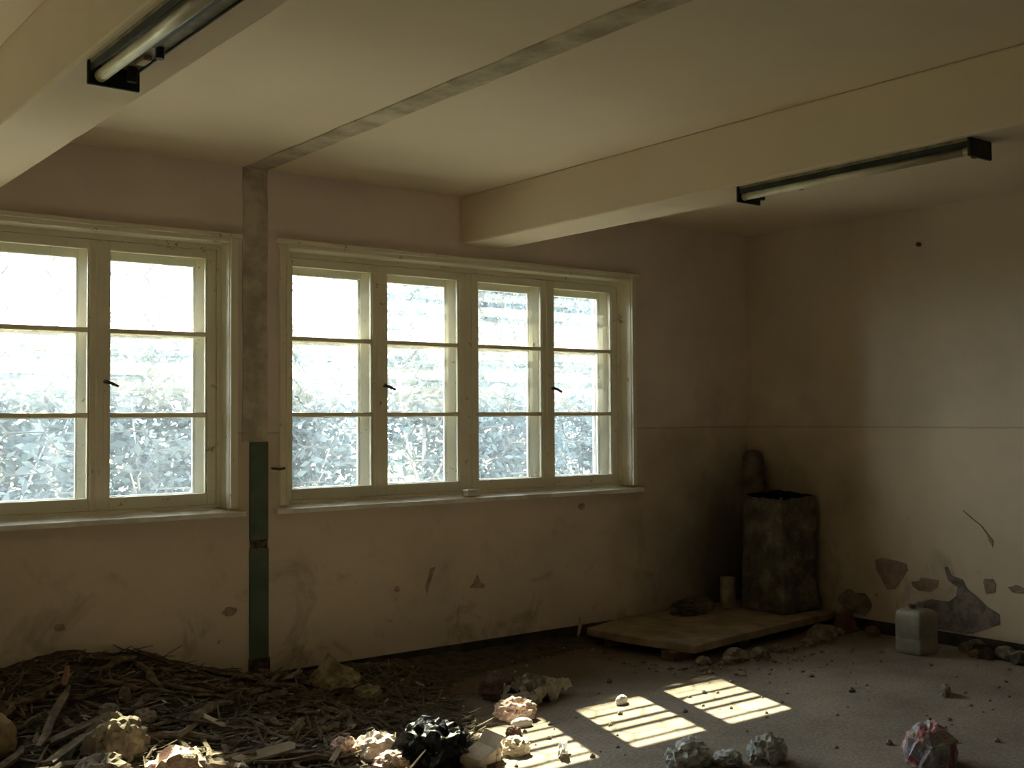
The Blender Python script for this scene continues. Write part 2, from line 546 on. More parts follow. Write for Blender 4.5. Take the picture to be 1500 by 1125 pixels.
def sash(x0, x1, y0, y1, name, parent, zb=ZB, zt=ZT, st=0.055, top=0.055, munt=MUNT):
    mb = MB()
    mb.box(x0, x0 + st, y0, y1, zb, zt)
    mb.box(x1 - st, x1, y0, y1, zb, zt)
    mb.box(x0 + st, x1 - st, y0, y1, zb, zb + 0.07)
    mb.box(x0 + st, x1 - st, y0, y1, zt - top, zt)
    for z in munt:
        mb.box(x0 + st, x1 - st, y0 + 0.006, y1 - 0.006, z - 0.014, z + 0.014)
    # thin glazing beads round the panes
    lev = [zb + 0.07] + [z + d for z in munt for d in (-0.014, 0.014)] + [zt - top]
    for i in range(0, len(lev), 2):
        a, b = lev[i], lev[i + 1]
        mb.box(x0 + st, x0 + st + 0.009, y0 + 0.008, y1 - 0.008, a, b)
        mb.box(x1 - st - 0.009, x1 - st, y0 + 0.008, y1 - 0.008, a, b)
    o = mb.build(name, M['winpaint'], parent, bevel=0.004)
    g = MB()
    ym = (y0 + y1) / 2
    for i in range(0, len(lev), 2):
        g.box(x0 + st - 0.004, x1 - st + 0.004, ym - 0.0015, ym + 0.0015, lev[i] - 0.004, lev[i + 1] + 0.004)
    g.build('pane', M['glass'], o)
    return o


def window(name, ox0, ox1, label):
    root = struct(empty(name, (0, 0, 0)), label)
    mid = (ox0 + ox1) / 2
    j0, j1 = ox0 + 0.035, ox1 - 0.035
    fr = MB()
    fr.box(ox0, j0, 0.101, 0.27, SILL + 0.03, HEAD)
    fr.box(j1, ox1, 0.101, 0.27, SILL + 0.03, HEAD)
    fr.box(ox0, ox0 + 0.006, -0.01, 0.101, SILL + 0.03, HEAD)
    fr.box(ox1 - 0.006, ox1, -0.01, 0.101, SILL + 0.03, HEAD)
    fr.box(ox0 + 0.006, ox1 - 0.006, -0.01, 0.101, HEAD - 0.006, HEAD)
    fr.box(j0, j1, 0.101, 0.2, ZT + 0.002, HEAD)
    fr.box(j0, j1, 0.2, 0.27, ZT + 0.002, OHEAD)
    fr.box(ox0, j0, 0.2, 0.27, HEAD, OHEAD)
    fr.box(j1, ox1, 0.2, 0.27, HEAD, OHEAD)
    fr.box(j0, j1, 0.105, 0.27, SILL + 0.028, ZB - 0.002)
    fr.build('frame', M['winpaint'], root)
    MB().box(mid - 0.025, mid + 0.025, 0.112, 0.2, ZB, ZT).box(mid - 0.025, mid + 0.025, 0.2, 0.27, ZB, ZT).build('mullion', M['winpaint'], root, bevel=0.004)
    tr = MB()
    tr.box(ox0 - 0.050, ox0 + 0.004, -0.020, 0.006, SILL + 0.03, HEAD)
    tr.box(ox1 - 0.004, ox1 + 0.050, -0.020, 0.006, SILL + 0.03, HEAD)
    tr.box(ox0 - 0.055, ox1 + 0.055, -0.020, 0.006, HEAD - 0.004, HEAD + 0.05)
    tr.box(ox0 - 0.075, ox1 + 0.07, -0.040, 0.0, HEAD + 0.022, HEAD + 0.050)
    tr.box(ox0 - 0.012, ox0 + 0.004, -0.032, 0.0, SILL + 0.03, HEAD + 0.022)
    tr.box(ox1 - 0.004, ox1 + 0.012, -0.032, 0.0, SILL + 0.03, HEAD + 0.022)
    tr.build('architrave', M['winpaint'], root, bevel=0.004)
    # inner sill board, a little ragged along its front edge
    sm = MB()
    n = 40
    xs = [ox0 - 0.085 + (ox1 - ox0 + 0.17) * i / n for i in range(n + 1)]
    for i, x in enumerate(xs):
        inside = ox0 + 0.001 < x < ox1 - 0.001
        yb = 0.104 if inside else -0.001
        yf = -0.060 + 0.004 * fbm((i * 0.7, ox0, 0))
        zb_ = SILL + 0.030 + (0.0 if inside else -0.016)
        sm.v += [(x, yf, SILL + 0.008), (x, yf + 0.004, SILL - 0.020), (x, yb, SILL - 0.002 if inside else SILL - 0.020), (x, yb, zb_)]
    for i in range(n):
        a = i * 4
        for k_ in range(4):
            k2 = (k_ + 1) % 4
            sm.f.append((a + k_, a + k2, a + 4 + k2, a + 4 + k_))
    sm.f += [(0, 1, 2, 3), (n * 4 + 3, n * 4 + 2, n * 4 + 1, n * 4)]
    sm.build('sill', M['sill'], root)
    MB().prism([(0.27, SILL + 0.0), (0.27, SILL + 0.045), (0.52, SILL + 0.005), (0.52, SILL - 0.03), (0.45, SILL - 0.03), (0.45, SILL)], ox0 + 0.001, ox1 - 0.001, 'x').build('outer_sill', M['render'], root)
    edges = [j0 + 0.002, (j0 + mid - 0.025) / 2, mid - 0.026, mid + 0.026, (j1 + mid + 0.025) / 2, j1 - 0.002]
    for a, b in ((0, 1), (1, 2), (3, 4), (4, 5)):
        s = sash(edges[a] + 0.001, edges[b] - 0.001, 0.108, 0.148, 'casement', root)
        sash(edges[a] + 0.001, edges[b] - 0.001, 0.225, 0.265, 'outer_casement', root, st=0.085, top=0.095)
        if a in (1, 4):
            lx = edges[a] + 0.028
            lt = MB()
            lt.tube([(lx, 0.100, 1.865), (lx, 0.078, 1.865)], 0.010, 8)
            lt.tube([(lx - 0.008, 0.080, 1.870), (lx + 0.03, 0.074, 1.858), (lx + 0.068, 0.070, 1.840)], [0.012, 0.011, 0.008], 8)
            lt.build('latch', M['latch'], s)
            mb = MB().box(edges[a] - 0.022, edges[a] + 0.022, 0.100, 0.109, ZB + 0.01, ZT - 0.01)
            mb.build('cover_strip', M['winpaint'], s, bevel=0.004)
    return root


window('window_1', OPEN[0][0], OPEN[0][1], 'cream double window cut by the left edge of the picture')
window('added_window_3', OPEN[2][0], OPEN[2][1], 'cream double window added out of the picture on the left for light')  # unseen window added to bring more daylight into the room
window('window_2', OPEN[1][0], OPEN[1][1], 'cream four-casement double window right of the green strip')


def grille(ox0, ox1, label):
    mb = MB()
    a, dx, dz = 0.20, 0.09, 0.118
    y = 0.385
    i = 0
    x = ox0 + 0.02
    while x < ox1:
        for kk in range(15):
            z = SILL + 0.02 + kk * dz
            if (i + kk) % 2 or z > HEAD - 0.02:
                continue
            xe = min(x + a, ox1 - 0.02)
            mb.tube([(x, y, z), (xe, y, z)], 0.0045, 6)
            for s in (-1, 1):
                z2 = z + s * dz
                if SILL + 0.01 < z2 < HEAD - 0.01 and x + a + dx < ox1 - 0.02:
                    mb.tube([(xe, y, z), (x + a + dx, y, z2)], 0.0045, 6)
        x += a + dx
        i += 1
    f = MB()
    f.box(ox0 + 0.003, ox0 + 0.035, y - 0.012, y + 0.012, SILL + 0.06, OHEAD - 0.003)
    f.box(ox1 - 0.035, ox1 - 0.003, y - 0.012, y + 0.012, SILL + 0.06, OHEAD - 0.003)
    f.box(ox0 + 0.035, ox1 - 0.035, y - 0.012, y + 0.012, OHEAD - 0.03, OHEAD - 0.003)
    for zb in (1.665, 2.15, 2.62):
        f.box(ox0 + 0.035, ox1 - 0.035, y - 0.008, y + 0.008, zb - 0.011, zb + 0.011)
    b = len(f.v)
    f.v += mb.v
    f.f += [tuple(b + i for i in q) for q in mb.f]
    return tag(f.build('window_grille', M['iron']), label, 'window grille')


grille(*OPEN[0], 'grey iron grille of hexagons outside the window cut by the left edge')
grille(*OPEN[1], 'grey iron grille of hexagons outside the window right of the green strip')

o = empty('cardboard_box', (4.585, -0.006, SILL + 0.018), radians(8))
MB().box(-0.055, 0.055, -0.026, 0.026, 0, 0.045).build('box_body', M['card'], o, bevel=0.003)
MB().box(-0.057, 0.057, -0.028, 0.028, 0.036, 0.048).build('lid', M['white'], o, bevel=0.002)
tag(o, 'tiny pale box standing on the sill of the four-casement window', 'box')


# ------------------------------------------------------------------ fluorescent fixtures
def fixture():
    root = empty('fluorescent_light', (0, 0, 0))
    L = 1.30
    MB().box(-0.080, 0.080, -L / 2, L / 2, -0.014, 0.0).build('mounting_tray', M['reflector'], root, bevel=0.002)
    MB().box(-0.080, -0.073, -L / 2, L / 2, -0.040, -0.014).box(0.075, 0.080, -L / 2, L / 2, -0.022, -0.014).build('side_rail', M['fixture'], root)
    MB().box(-0.018, 0.018, -L / 2 + 0.25, L / 2 - 0.35, -0.036, -0.014).build('ballast_cover', M['fixture'], root, bevel=0.005)
    for s in (-1, 1):
        MB().box(-0.088, 0.088, s * L / 2 - 0.008, s * L / 2 + 0.008, -0.082, 0.0).build('end_plate', M['fixture'], root, bevel=0.004)
    tb = MB().tube([(-0.045, -L / 2 + 0.04, -0.050), (-0.045, L / 2 - 0.04, -0.050)], 0.021, 20)
    t = tb.build('tube', M['tube'], root, smooth=True)
    for s in (-1, 1):
        MB().tube([(-0.045, s * (L / 2 - 0.042), -0.050), (-0.045, s * (L / 2 - 0.008), -0.050)], 0.0215, 16).build('tube_cap', M['brass'], t, smooth=False)
        MB().box(0.030, 0.062, s * (L / 2 - 0.05) - 0.012, s * (L / 2 - 0.05) + 0.012, -0.066, -0.014).build('lamp_holder', M['darkholder'], root, bevel=0.004)
    MB().tube([(0.048, L / 2 - 0.30, -0.014), (0.048, L / 2 - 0.30, -0.05)], 0.014, 14).build('starter', M['darkholder'], root)
    MB().box(0.030, 0.060, L / 2 - 0.20, L / 2 - 0.13, -0.03, -0.014).build('terminal_block', M['brass'], root, bevel=0.003)
    return root


l1 = fixture()
l1.location = (1.255, -3.24, BB)
tag(l1, 'dark fluorescent fixture with one pale tube under the beam at the upper left', 'ceiling light', 'fluorescent fixtures under the beams')
l2 = copy_tree(l1)
l2.location = (4.62, -3.13, BB)
l2['label'] = 'dark fluorescent fixture under the beam beside the right wall'

# ------------------------------------------------------------------ stove on its slab
sl = MB()
poly = [(5.47, -0.20), (5.49, -0.62), (5.60, -1.14), (5.98, -1.085), (6.6, -1.01), (7.2, -0.94), (7.455, -0.91), (7.46, -0.35), (7.455, -0.03), (6.7, -0.03), (6.0, -0.04)]
sl.prism(poly, 0.065, 0.12, 'z')
slab = tag(sl.build('stone_slab', M['slab'], bevel=0.006), 'dusty stone slab lying in the corner under the rusty stove', 'slab')

st = empty('sheet_metal_stove', (7.21, -0.55, 0.12), radians(-2))


def rbox(t, hx, hy, p=8.0):
    c, s = cos(t), sin(t)
    r = (abs(c / hx) ** p + abs(s / hy) ** p) ** (-1 / p)
    return r * c, r * s


def rrect(hx, hy, r, k=5, edge=6):
    out = []
    for (cx, cy, a0) in ((hx - r, hy - r, 0), (-hx + r, hy - r, 90), (-hx + r, -hy + r, 180), (hx - r, -hy + r, 270)):
        for i in range(k):
            t = radians(a0 + 90 * i / (k - 1))
            out.append((cx + r * cos(t), cy + r * sin(t)))
    full = []
    for i, p in enumerate(out):
        full.append(p)
        q = out[(i + 1) % len(out)]
        if (i + 1) % k == 0:
            full += [(p[0] + (q[0] - p[0]) * j / edge, p[1] + (q[1] - p[1]) * j / edge) for j in range(1, edge)]
    return full


RS = rrect(0.208, 0.208, 0.022, 5, 12)
mb = MB()
nr, ns = 26, len(RS)
HH = 0.90
for i in range(nr + 1):
    z = HH * i / nr
    fl = 1.0 + 0.10 * max(0, 1 - z / 0.30) ** 1.5 - 0.03 * z
    for j in range(ns):
        x, y = RS[j]
        t = math.atan2(y, x)
        d = 1 + 0.055 * fbm((cos(t) * 1.5, sin(t) * 1.5, z * 2.2), 3)
        zz = z + (0.014 * fbm((cos(t) * 4, sin(t) * 4, 9), 2) if i == nr else 0) + z / HH * 0.05 * (x + y)
        mb.v.append((x * fl * d, y * fl * d, zz))
for i in range(nr):
    for j in range(ns):
        j2 = (j + 1) % ns
        mb.f.append((i * ns + j, i * ns + j2, (i + 1) * ns + j2, (i + 1) * ns + j))
b = len(mb.v)
for i, z in enumerate((0, -0.02, -0.10, -0.30, -0.42)):
    for j in range(ns):
        p = mb.v[nr * ns + j]
        q = (0.955, 0.94, 0.93, 0.92, 0.91)[i]
        mb.v.append((p[0] * q, p[1] * q, p[2] + z))
for j in range(ns):
    j2 = (j + 1) % ns
    mb.f.append((nr * ns + j, nr * ns + j2, b + j2, b + j))
for i in range(4):
    for j in range(ns):
        j2 = (j + 1) % ns
        mb.f.append((b + i * ns + j, b + i * ns + j2, b + (i + 1) * ns + j2, b + (i + 1) * ns + j))
mb.f.append(tuple(b + 4 * ns + j for j in range(ns)))
mb.f.append(tuple(range(ns)))
body = mb.build('stove_body', M['stove'], st, smooth=True)
body.data.materials.append(M['soot_shade'])
for p in body.data.polygons:
    if p.index >= nr * ns and p.index < len(body.data.polygons) - 1:
        p.material_index = 1
# seam strips at the folded corners
for (sx, sy) in ((-1, -1), (1, -1)):
    s_ = MB()
    pts = []
    for i in range(12):
        z = 0.02 + 0.88 * i / 11
        x, y = rbox(math.atan2(sy * 0.208, sx * 0.208), 0.208, 0.208)
        t = math.atan2(y, x)
        fl = (1.0 + 0.10 * max(0, 1 - z / 0.30) ** 1.5 - 0.03 * z) * (1 + 0.055 * fbm((cos(t) * 1.5, sin(t) * 1.5, z * 2.2), 3))
        pts.append((x * fl, y * fl, z))
    s_.tube(pts, 0.012, 8).build('corner_seam', M['stove'], st, smooth=True)
# flue pipe standing at the back and turning into the wall
fp = []
for z in (0.05, 0.5, 1.0, 1.12, 1.19):
    fp.append((0.0, 0.0, z))
pipe_loc = (7.335, -0.19, 0.12)
pl = MB()
pl.tube([(0, 0, 0.0), (0, 0, 0.6), (-0.006, 0, 1.10), (-0.008, 0.0, 1.19), (-0.009, 0.0, 1.225), (-0.009, 0.0, 1.245), (-0.009, 0, 1.253)], [0.098, 0.096, 0.090, 0.085, 0.074, 0.05, 0.015], 22)
pipe = empty('flue_pipe', pipe_loc)
pl.build('pipe_run', M['flue'], pipe, smooth=True)
MB().tube([(0, 0, 0.93), (0, 0, 0.99)], 0.101, 22).build('joint_collar', M['flue'], pipe)
tag(pipe, 'sooty flue pipe rising in the corner behind the metal stove', 'flue pipe')
tag(st, 'rusty dented sheet metal stove with open top in the dark corner', 'stove')

cupb = empty('enamel_mug', (6.90, -0.28, 0.12))
mb = MB()
prof = [(0.0, 0.0), (0.052, 0.0), (0.060, 0.012), (0.062, 0.12), (0.058, 0.235), (0.062, 0.245), (0.055, 0.24), (0.052, 0.12), (0.050, 0.02), (0.0, 0.02)]
n = 24
for (r, z) in prof:
    for j in range(n):
        mb.v.append((max(r, 0.0005) * cos(2 * pi * j / n), max(r, 0.0005) * sin(2 * pi * j / n), z))
for i in range(len(prof) - 1):
    for j in range(n):
        j2 = (j + 1) % n
        mb.f.append((i * n + j, i * n + j2, (i + 1) * n + j2, (i + 1) * n + j))
mb.build('can_wall', M['mug'], cupb, smooth=True)
cupb.name = 'tin_can'
tag(cupb, 'tall pale tin can on the slab left of the stove', 'can')

# ------------------------------------------------------------------ jerrycan
jc = empty('jerrycan', (7.06, -1.86, 0.0), radians(-2))
mb = MB()
RJ = rrect(0.105, 0.105, 0.018, 5, 4)
ns = len(RJ)
levels = [(0.0, 0.90), (0.008, 0.965), (0.03, 1.0), (0.10, 1.0), (0.105, 0.985), (0.115, 0.985), (0.12, 1.0), (0.22, 1.0), (0.265, 0.98), (0.29, 0.90), (0.302, 0.75), (0.306, 0.4)]
for (z, q) in levels:
    for j in range(ns):
        x, y = RJ[j]
        mb.v.append((x * q, y * q, z))
for i in range(len(levels) - 1):
    for j in range(ns):
        j2 = (j + 1) % ns
        mb.f.append((i * ns + j, i * ns + j2, (i + 1) * ns + j2, (i + 1) * ns + j))
mb.f.append(tuple(range(ns)))
mb.f.append(tuple((len(levels) - 1) * ns + j for j in range(ns)))
mb.build('can_body', M['can'], jc, smooth=True)
MB().tube([(-0.01, 0, 0.298), (-0.005, 0, 0.332), (0.03, 0, 0.345), (0.07, 0, 0.332), (0.085, 0, 0.285)], 0.011, 10).build('carry_handle', M['can'], jc, smooth=True)
MB().tube([(-0.045, 0, 0.285), (-0.045, 0, 0.318)], 0.021, 16).build('neck', M['can'], jc)
MB().tube([(-0.045, 0, 0.316), (-0.045, 0, 0.338)], 0.026, 18).build('screw_cap', M['cap'], jc)
tag(jc, 'milky white plastic jerrycan on the floor before the bare plaster patch', 'jerrycan')


# ------------------------------------------------------------------ debris mound
def interp(x, tab):
    if x <= tab[0][0]:
        return tab[0][1]
    for (a, b), (c, d) in zip(tab, tab[1:]):
        if x <= c:
            t = (x - a) / (c - a)
            return b + (d - b) * t
    return tab[-1][1]


PX = [(-0.6, 0.0), (0.2, 0.18), (0.9, 0.30), (1.46, 0.32), (1.65, 0.35), (1.89, 0.38), (2.34, 0.30), (2.65, 0.18), (3.0, 0.10), (3.3, 0.075), (4.0, 0.06), (5.2, 0.045), (6.0, 0.0)]
PD = [(-0.6, 1.5), (0.9, 2.7), (1.6, 2.6), (2.2, 2.4), (2.8, 2.3), (3.2, 2.1), (3.6, 1.5), (3.9, 0.75), (4.4, 0.5), (5.4, 0.36), (6.0, 0.2)]


def ground(x, y, nz=True):
    p, d = interp(x, PX), interp(x, PD)
    t = min(1.0, max(0.0, -y) / d)
    h = 1.06 * p * (1 - t) ** 1.25
    if nz and h > 0.001:
        h += (0.030 * fbm((x * 3.2, y * 3.2, 2)) + 0.012 * fbm((x * 14, y * 14, 5), 2)) * min(1.0, h / 0.05)
    return max(h, 0.0) - (0.012 if h <= 0.004 else 0)


mb = MB()
nx, ny = 200, 90
X0, X1, Y0 = -0.6, 6.0, -2.75
for j in range(ny + 1):
    for i in range(nx + 1):
        x = X0 + (X1 - X0) * i / nx
        y = -0.016 + (Y0 + 0.016) * j / ny
        mb.v.append((x, y, ground(x, y)))
for j in range(ny):
    for i in range(nx):
        a = j * (nx + 1) + i
        mb.f.append((a, a + 1, a + nx + 2, a + nx + 1))
o = mb.build('debris_heap', M['mound'], smooth=True)
tag(o, 'dark mound of dirt and rotten wood heaped along the wall under the windows', 'debris', kind='stuff')


def stick_mesh(seed, length=1.0, r=0.02, bend=0.08, flat=0.6, n=6, segs=6):
    q = random.Random(seed)
    mb = MB()
    pts, rs = [], []
    for i in range(segs):
        t = i / (segs - 1)
        pts.append((length * (t - 0.5), bend * length * fbm((t * 2.2, seed * 3.3, 0), 2), 0.5 * bend * length * fbm((t * 2.2, seed * 5.1, 7), 2)))
        rs.append(r * (0.75 + 0.5 * q.random()) * (0.55 if i in (0, segs - 1) else 1.0))
    mb.tube(pts, rs, n, True, flat)
    return mb


def litter(name, count, mat, label, cat, lens, rad, seed, xr=(0.4, 3.9), edge=0.98, flatness=0.5, tilt=0.20):
    q = random.Random(seed)
    big = MB()
    made = 0
    while made < count:
        x = q.uniform(*xr)
        d = interp(x, PD)
        y = -0.02 - (q.random() ** 0.85) * d * edge
        if x > 3.2 and q.random() < (x - 3.2) * 0.9:
            continue
        L = q.uniform(*lens)
        az = q.uniform(0, pi)
        tl = q.gauss(0, tilt)
        rr = q.uniform(*rad)
        dv = Vector((cos(az) * cos(tl), sin(az) * cos(tl), sin(tl)))
        g = ground(x, y)
        c0 = Vector((x, y, max(g, 0) + rr * 0.6 + abs(dv.z) * L * 0.32))
        e = 0.5 * L
        p0, p1 = c0 - dv * e, c0 + dv * e
        if p0.y > -0.025 or p1.y > -0.025:
            continue
        pm = c0 + Vector((q.gauss(0, 0.05), q.gauss(0, 0.05), q.gauss(0, 0.03))) * L
        big.tube([p0, pm, p1], [rr * 0.6, rr, rr * 0.5], 4, True, flatness)
        made += 1
    o = big.build(name, mat)
    return tag(o, label, cat, kind='stuff')


litter('wood_litter', 5200, M['litter'], 'shredded twigs and wood splinters covering the dirt heap', 'debris', (0.05, 0.22), (0.003, 0.010), 21)
litter('scrap_litter', 420, M['scraps'], 'small pale scraps and crumbs scattered over the heap', 'debris', (0.015, 0.05), (0.006, 0.016), 22, xr=(0.9, 4.0), tilt=0.2)

# grit and crumbs loose on the bare floor
q = random.Random(5)
gb = MB()
for i in range(900):
    t = q.random()
    if t < 0.45:
        x, y = q.uniform(5.2, 7.4), -abs(q.gauss(1.15, 0.25))
    elif t < 0.75:
        x, y = q.uniform(3.4, 6.0), -abs(q.gauss(0.25, 0.2)) - 0.03
    else:
        x, y = q.uniform(3.0, 7.3), q.uniform(-3.6, -0.9)
    if 5.4 < x and y > -1.18:
        continue
    if x > 7.4 or y > -0.05:
        continue
    r = abs(q.gauss(0.004, 0.005)) + 0.002
    gb.tube([(x - r, y, 0.3 * r), (x, y + 0.3 * r, 0.7 * r), (x + r, y, 0.3 * r)], [0.5 * r, r, 0.4 * r], 5, True, 0.7)
tag(gb.build('floor_grit', M['rubble']), 'loose grit and crumbs scattered over the bare concrete floor', 'debris', kind='stuff')

# individual sticks
vars_ = [stick_mesh(40 + i, 1.0, 0.030 + 0.006 * (i % 3), 0.10, 0.45 + 0.12 * (i % 3)) for i in range(6)]
protos = []
for i, v in enumerate(vars_):
    o = v.build('wood_stick', M['stick'], smooth=False)
    tag(o, 'splintered grey-brown stick lying in the dirt heap under the windows', 'stick', 'sticks in the debris heap')
    protos.append(o)
q = random.Random(77)
nst = 0
used = set()
while nst < 110:
    x = q.uniform(1.0, 3.1)
    y = -q.uniform(0.2, 0.88 * interp(x, PD))
    if y < -1.75 and x > 1.9:
        continue
    L = q.uniform(0.22, 0.55) * (0.75 if x > 2.5 else 1.0)
    i = nst % 6
    o = protos[i] if nst < 6 else protos[i].copy()
    if nst >= 6:
        C.objects.link(o)
    az = q.gauss(0.25, 0.75)
    e = 0.5 * L * 0.8
    za, zb = ground(x - cos(az) * e, y - sin(az) * e, False), ground(x + cos(az) * e, y + sin(az) * e, False)
    if y + abs(sin(az)) * L * 0.55 > -0.05:
        az *= 0.1
    tl = -math.atan2(zb - za, 2 * e) + q.gauss(0, 0.10)
    o.scale = (L, 0.45 + 0.3 * q.random(), 0.45 + 0.3 * q.random())
    o.rotation_euler = (q.uniform(-0.6, 0.6), tl, az)
    o.location = (x, y, max(ground(x, y), (za + zb) / 2) + 0.022)
    nst += 1


def stick(name, p0, p1, r, mat, label, cat, flat=0.5, seed=1, bend=0.05, segs=6, n=6):
    p0, p1 = Vector(p0), Vector(p1)
    d = p1 - p0
    mb = stick_mesh(seed, d.length, r, bend, flat, n, segs)
    o = mb.build(name, mat)
    o.location = (p0 + p1) / 2
    o.rotation_euler = d.to_track_quat('X', 'Z').to_euler()
    return tag(o, label, cat)


def board(name, p0, p1, wd, th, mat, label, cat, roll=0.0):
    p0, p1 = Vector(p0), Vector(p1)
    d = p1 - p0
    L = d.length
    mb = MB()
    mb.prism([(-L / 2, -wd / 2), (-L / 2 + 0.02, -wd * 0.1), (-L / 2 - 0.01, wd / 2), (L / 2 - 0.015, wd * 0.47), (L / 2 + 0.006, 0.1 * wd), (L / 2 - 0.02, -wd / 2)], -th / 2, th / 2, 'z')
    o = mb.build(name, mat, bevel=0.002)
    o.location = (p0 + p1) / 2
    o.rotation_euler = (d.to_track_quat('X', 'Z').to_matrix() @ Matrix.Rotation(roll, 3, 'X')).to_euler()
    return tag(o, label, cat)


G = lambda x, y, dz=0.02: (x, y, max(ground(x, y, False), 0) + dz)
stick('branch', G(1.40, -1.20, .06), G(1.70, -0.62, .07), 0.022, M['stick'], 'long grey stick rising toward the short reddish stick on the heap', 'stick', seed=3)
stick('wood_splinter', G(1.67, -0.66, .09), G(1.72, -0.52, .13), 0.020, M['redstick'], 'short reddish stick at the tip of the long grey stick', 'stick', seed=4)
board('wood_batten', G(1.45, -1.14, .05), G(1.80, -0.98, .05), 0.06, 0.014, M['stick'], 'flat grey batten beside the crumpled grey paper on the heap', 'batten')
board('wood_batten', G(1.40, -1.35, .05), G(1.62, -1.15, .05), 0.05, 0.012, M['stick'], 'flat grey batten nearest the brown lump at the left edge', 'batten')
board('wood_batten', G(2.12, -1.66, .05), G(2.44, -1.58, .06), 0.055, 0.016, M['pale'], 'pale narrow batten lying left of the black plastic bag', 'batten', 0.5)
board('wood_batten', G(2.20, -1.08, .04), G(2.24, -1.25, .05), 0.022, 0.014, M['pale'], 'short pale splinter upright before the orange-brown heap patch', 'batten', 0.6)
board('wood_batten', G(2.52, -1.78, .04), G(2.66, -1.62, .05), 0.026, 0.012, M['pale'], 'narrow pale splinter between the pale batten and the black bag', 'batten', 0.6)


# ------------------------------------------------------------------ crumpled things
def crumple(name, loc, size, mat, label, cat, seed, rough=0.30, rz=0.0, freq=1.6, sub=4, peak=None, group=None):
    bm = bmesh.new()
    bmesh.ops.create_icosphere(bm, subdivisions=sub, radius=1.0)
    for v in bm.verts:
        p = v.co.copy()
        rg = 0.0
        a, f = 1.0, freq
        for o_ in range(4):
            rg += a * (1 - 2.0 * abs(noise.noise(p * f + Vector((seed * 3.7, seed * 1.3, o_ * 5.0)))))
            a *= 0.52
            f *= 2.0
        d = 1 + 0.8 * rough * (rg - 0.6)
        c = p * d
        if peak is not None:
            pv = Vector(peak[:3])
            dist = (p - pv.normalized()).length
            c += pv * max(0.0, 1 - dist / peak[3]) ** 1.6
        if c.z < -0.55:
            c.z = -0.55 + 0.15 * (c.z + 0.55)
        v.co = Vector((c.x * size[0] / 2, c.y * size[1] / 2, (c.z + 0.55) * size[2] / 1.6))
    me = bpy.data.meshes.new(name)
    bm.to_mesh(me)
    bm.free()
    me.materials.append(mat)
    o = bpy.data.objects.new(name, me)
    C.objects.link(o)
    o.location = loc
    o.rotation_euler = (0, 0, rz)
    return tag(o, label, cat, group)


def sheet(name, loc, size, mat, label, cat, seed, amp=0.05, rz=0.0, n=22, th=0.003, curl=0.0, freq=3.0, lift=0.0):
    """a crumpled sheet (cloth, paper, leaf) with real thickness"""
    mb = MB()
    grid = []
    for j in range(n + 1):
        for i in range(n + 1):
            u, v = i / n - 0.5, j / n - 0.5
            rr = 1 + 0.22 * fbm((u * 3 + seed, v * 3, seed * 2.1), 2)
            x, y = u * size[0] * rr, v * size[1] * rr
            z = amp * (1 - abs(1.6 * fbm((u * freq + seed * 2, v * freq, seed), 3))) + curl * (abs(u) * 2) ** 2
            grid.append((x, y, max(z, 0.0)))
    zm = min(g[2] for g in grid)
    mb.v = [(x, y, z - zm + lift + 0.003) for x, y, z in grid]
    for j in range(n):
        for i in range(n):
            a = j * (n + 1) + i
            mb.f.append((a, a + 1, a + n + 2, a + n + 1))
    o = mb.build(name, mat, smooth=False)
    s = o.modifiers.new('thick', 'SOLIDIFY')
    s.thickness = th
    s.offset = 1.0
    o.location = loc
    o.rotation_euler = (0, 0, rz)
    return tag(o, label, cat)


crumple('sacking_lump', G(1.24, -1.02, -.02), (0.22, 0.20, 0.20), M['lump'], 'rounded brown lump of sacking cut by the left edge', 'lump', 1, 0.12)
crumple('crumpled_paper', G(1.70, -1.30, -.03), (0.24, 0.20, 0.19), M['greypaper'], 'large soiled grey crumpled paper left of the sunlit pink wrapper', 'paper', 2, 0.42, 0.3)
crumple('crumpled_paper', G(1.56, -1.55, -.02), (0.24, 0.20, 0.13), M['greypaper'], 'flat grey crumpled paper at the bottom edge below the larger one', 'paper', 12, 0.42, 0.9)
crumple('plastic_wrapper', G(1.80, -1.78, -.02), (0.26, 0.20, 0.19), M['pink'], 'pink and white crumpled wrapper in the sun at the bottom edge', 'wrapper', 3, 0.38, 0.2)
crumple('paper_scrap', G(2.06, -1.60, -.01), (0.08, 0.07, 0.05), M['paper'], 'small white paper scrap nearest the pink wrapper', 'paper', 4, 0.4)
crumple('paper_scrap', G(2.10, -1.72, -.01), (0.10, 0.08, 0.07), M['paper'], 'white paper scrap at the foot of the pale batten', 'paper', 5, 0.4, 1.0)
crumple('pebble', G(1.93, -0.75, -.01), (0.06, 0.06, 0.08), M['greypaper'], 'small grey stone sticking up on top of the heap', 'stone', 6, 0.2)
crumple('paper_scrap', G(1.80, -0.90, 0.0), (0.09, 0.07, 0.06), M['rag'], 'grey scrap just above the large grey paper', 'paper', 16, 0.35)
crumple('paper_scrap', G(1.93, -1.02, 0.0), (0.10, 0.08, 0.06), M['rag'], 'grey scrap right of the large grey paper', 'paper', 17, 0.35)
sheet('curled_strip', G(2.99, -0.27, 0.005), (0.27, 0.055), M['pale'], 'pale curled strip on the dirt below the green wall strip', 'strip', 7, 0.015, -0.15, 16, 0.003, 0.06)
crumple('paper_sack', G(3.28, -0.42, -.02), (0.30, 0.22, 0.13), M['sack'], 'yellowed paper sack with a pointed tip by the wall', 'sack', 8, 0.30, 0.1, peak=(-0.1, 0.1, 1.35, 0.75))
crumple('crumpled_paper', G(3.36, -0.66, -.01), (0.16, 0.12, 0.06), M['sack'], 'flat yellowed paper just before the pointed sack', 'paper', 18, 0.4)
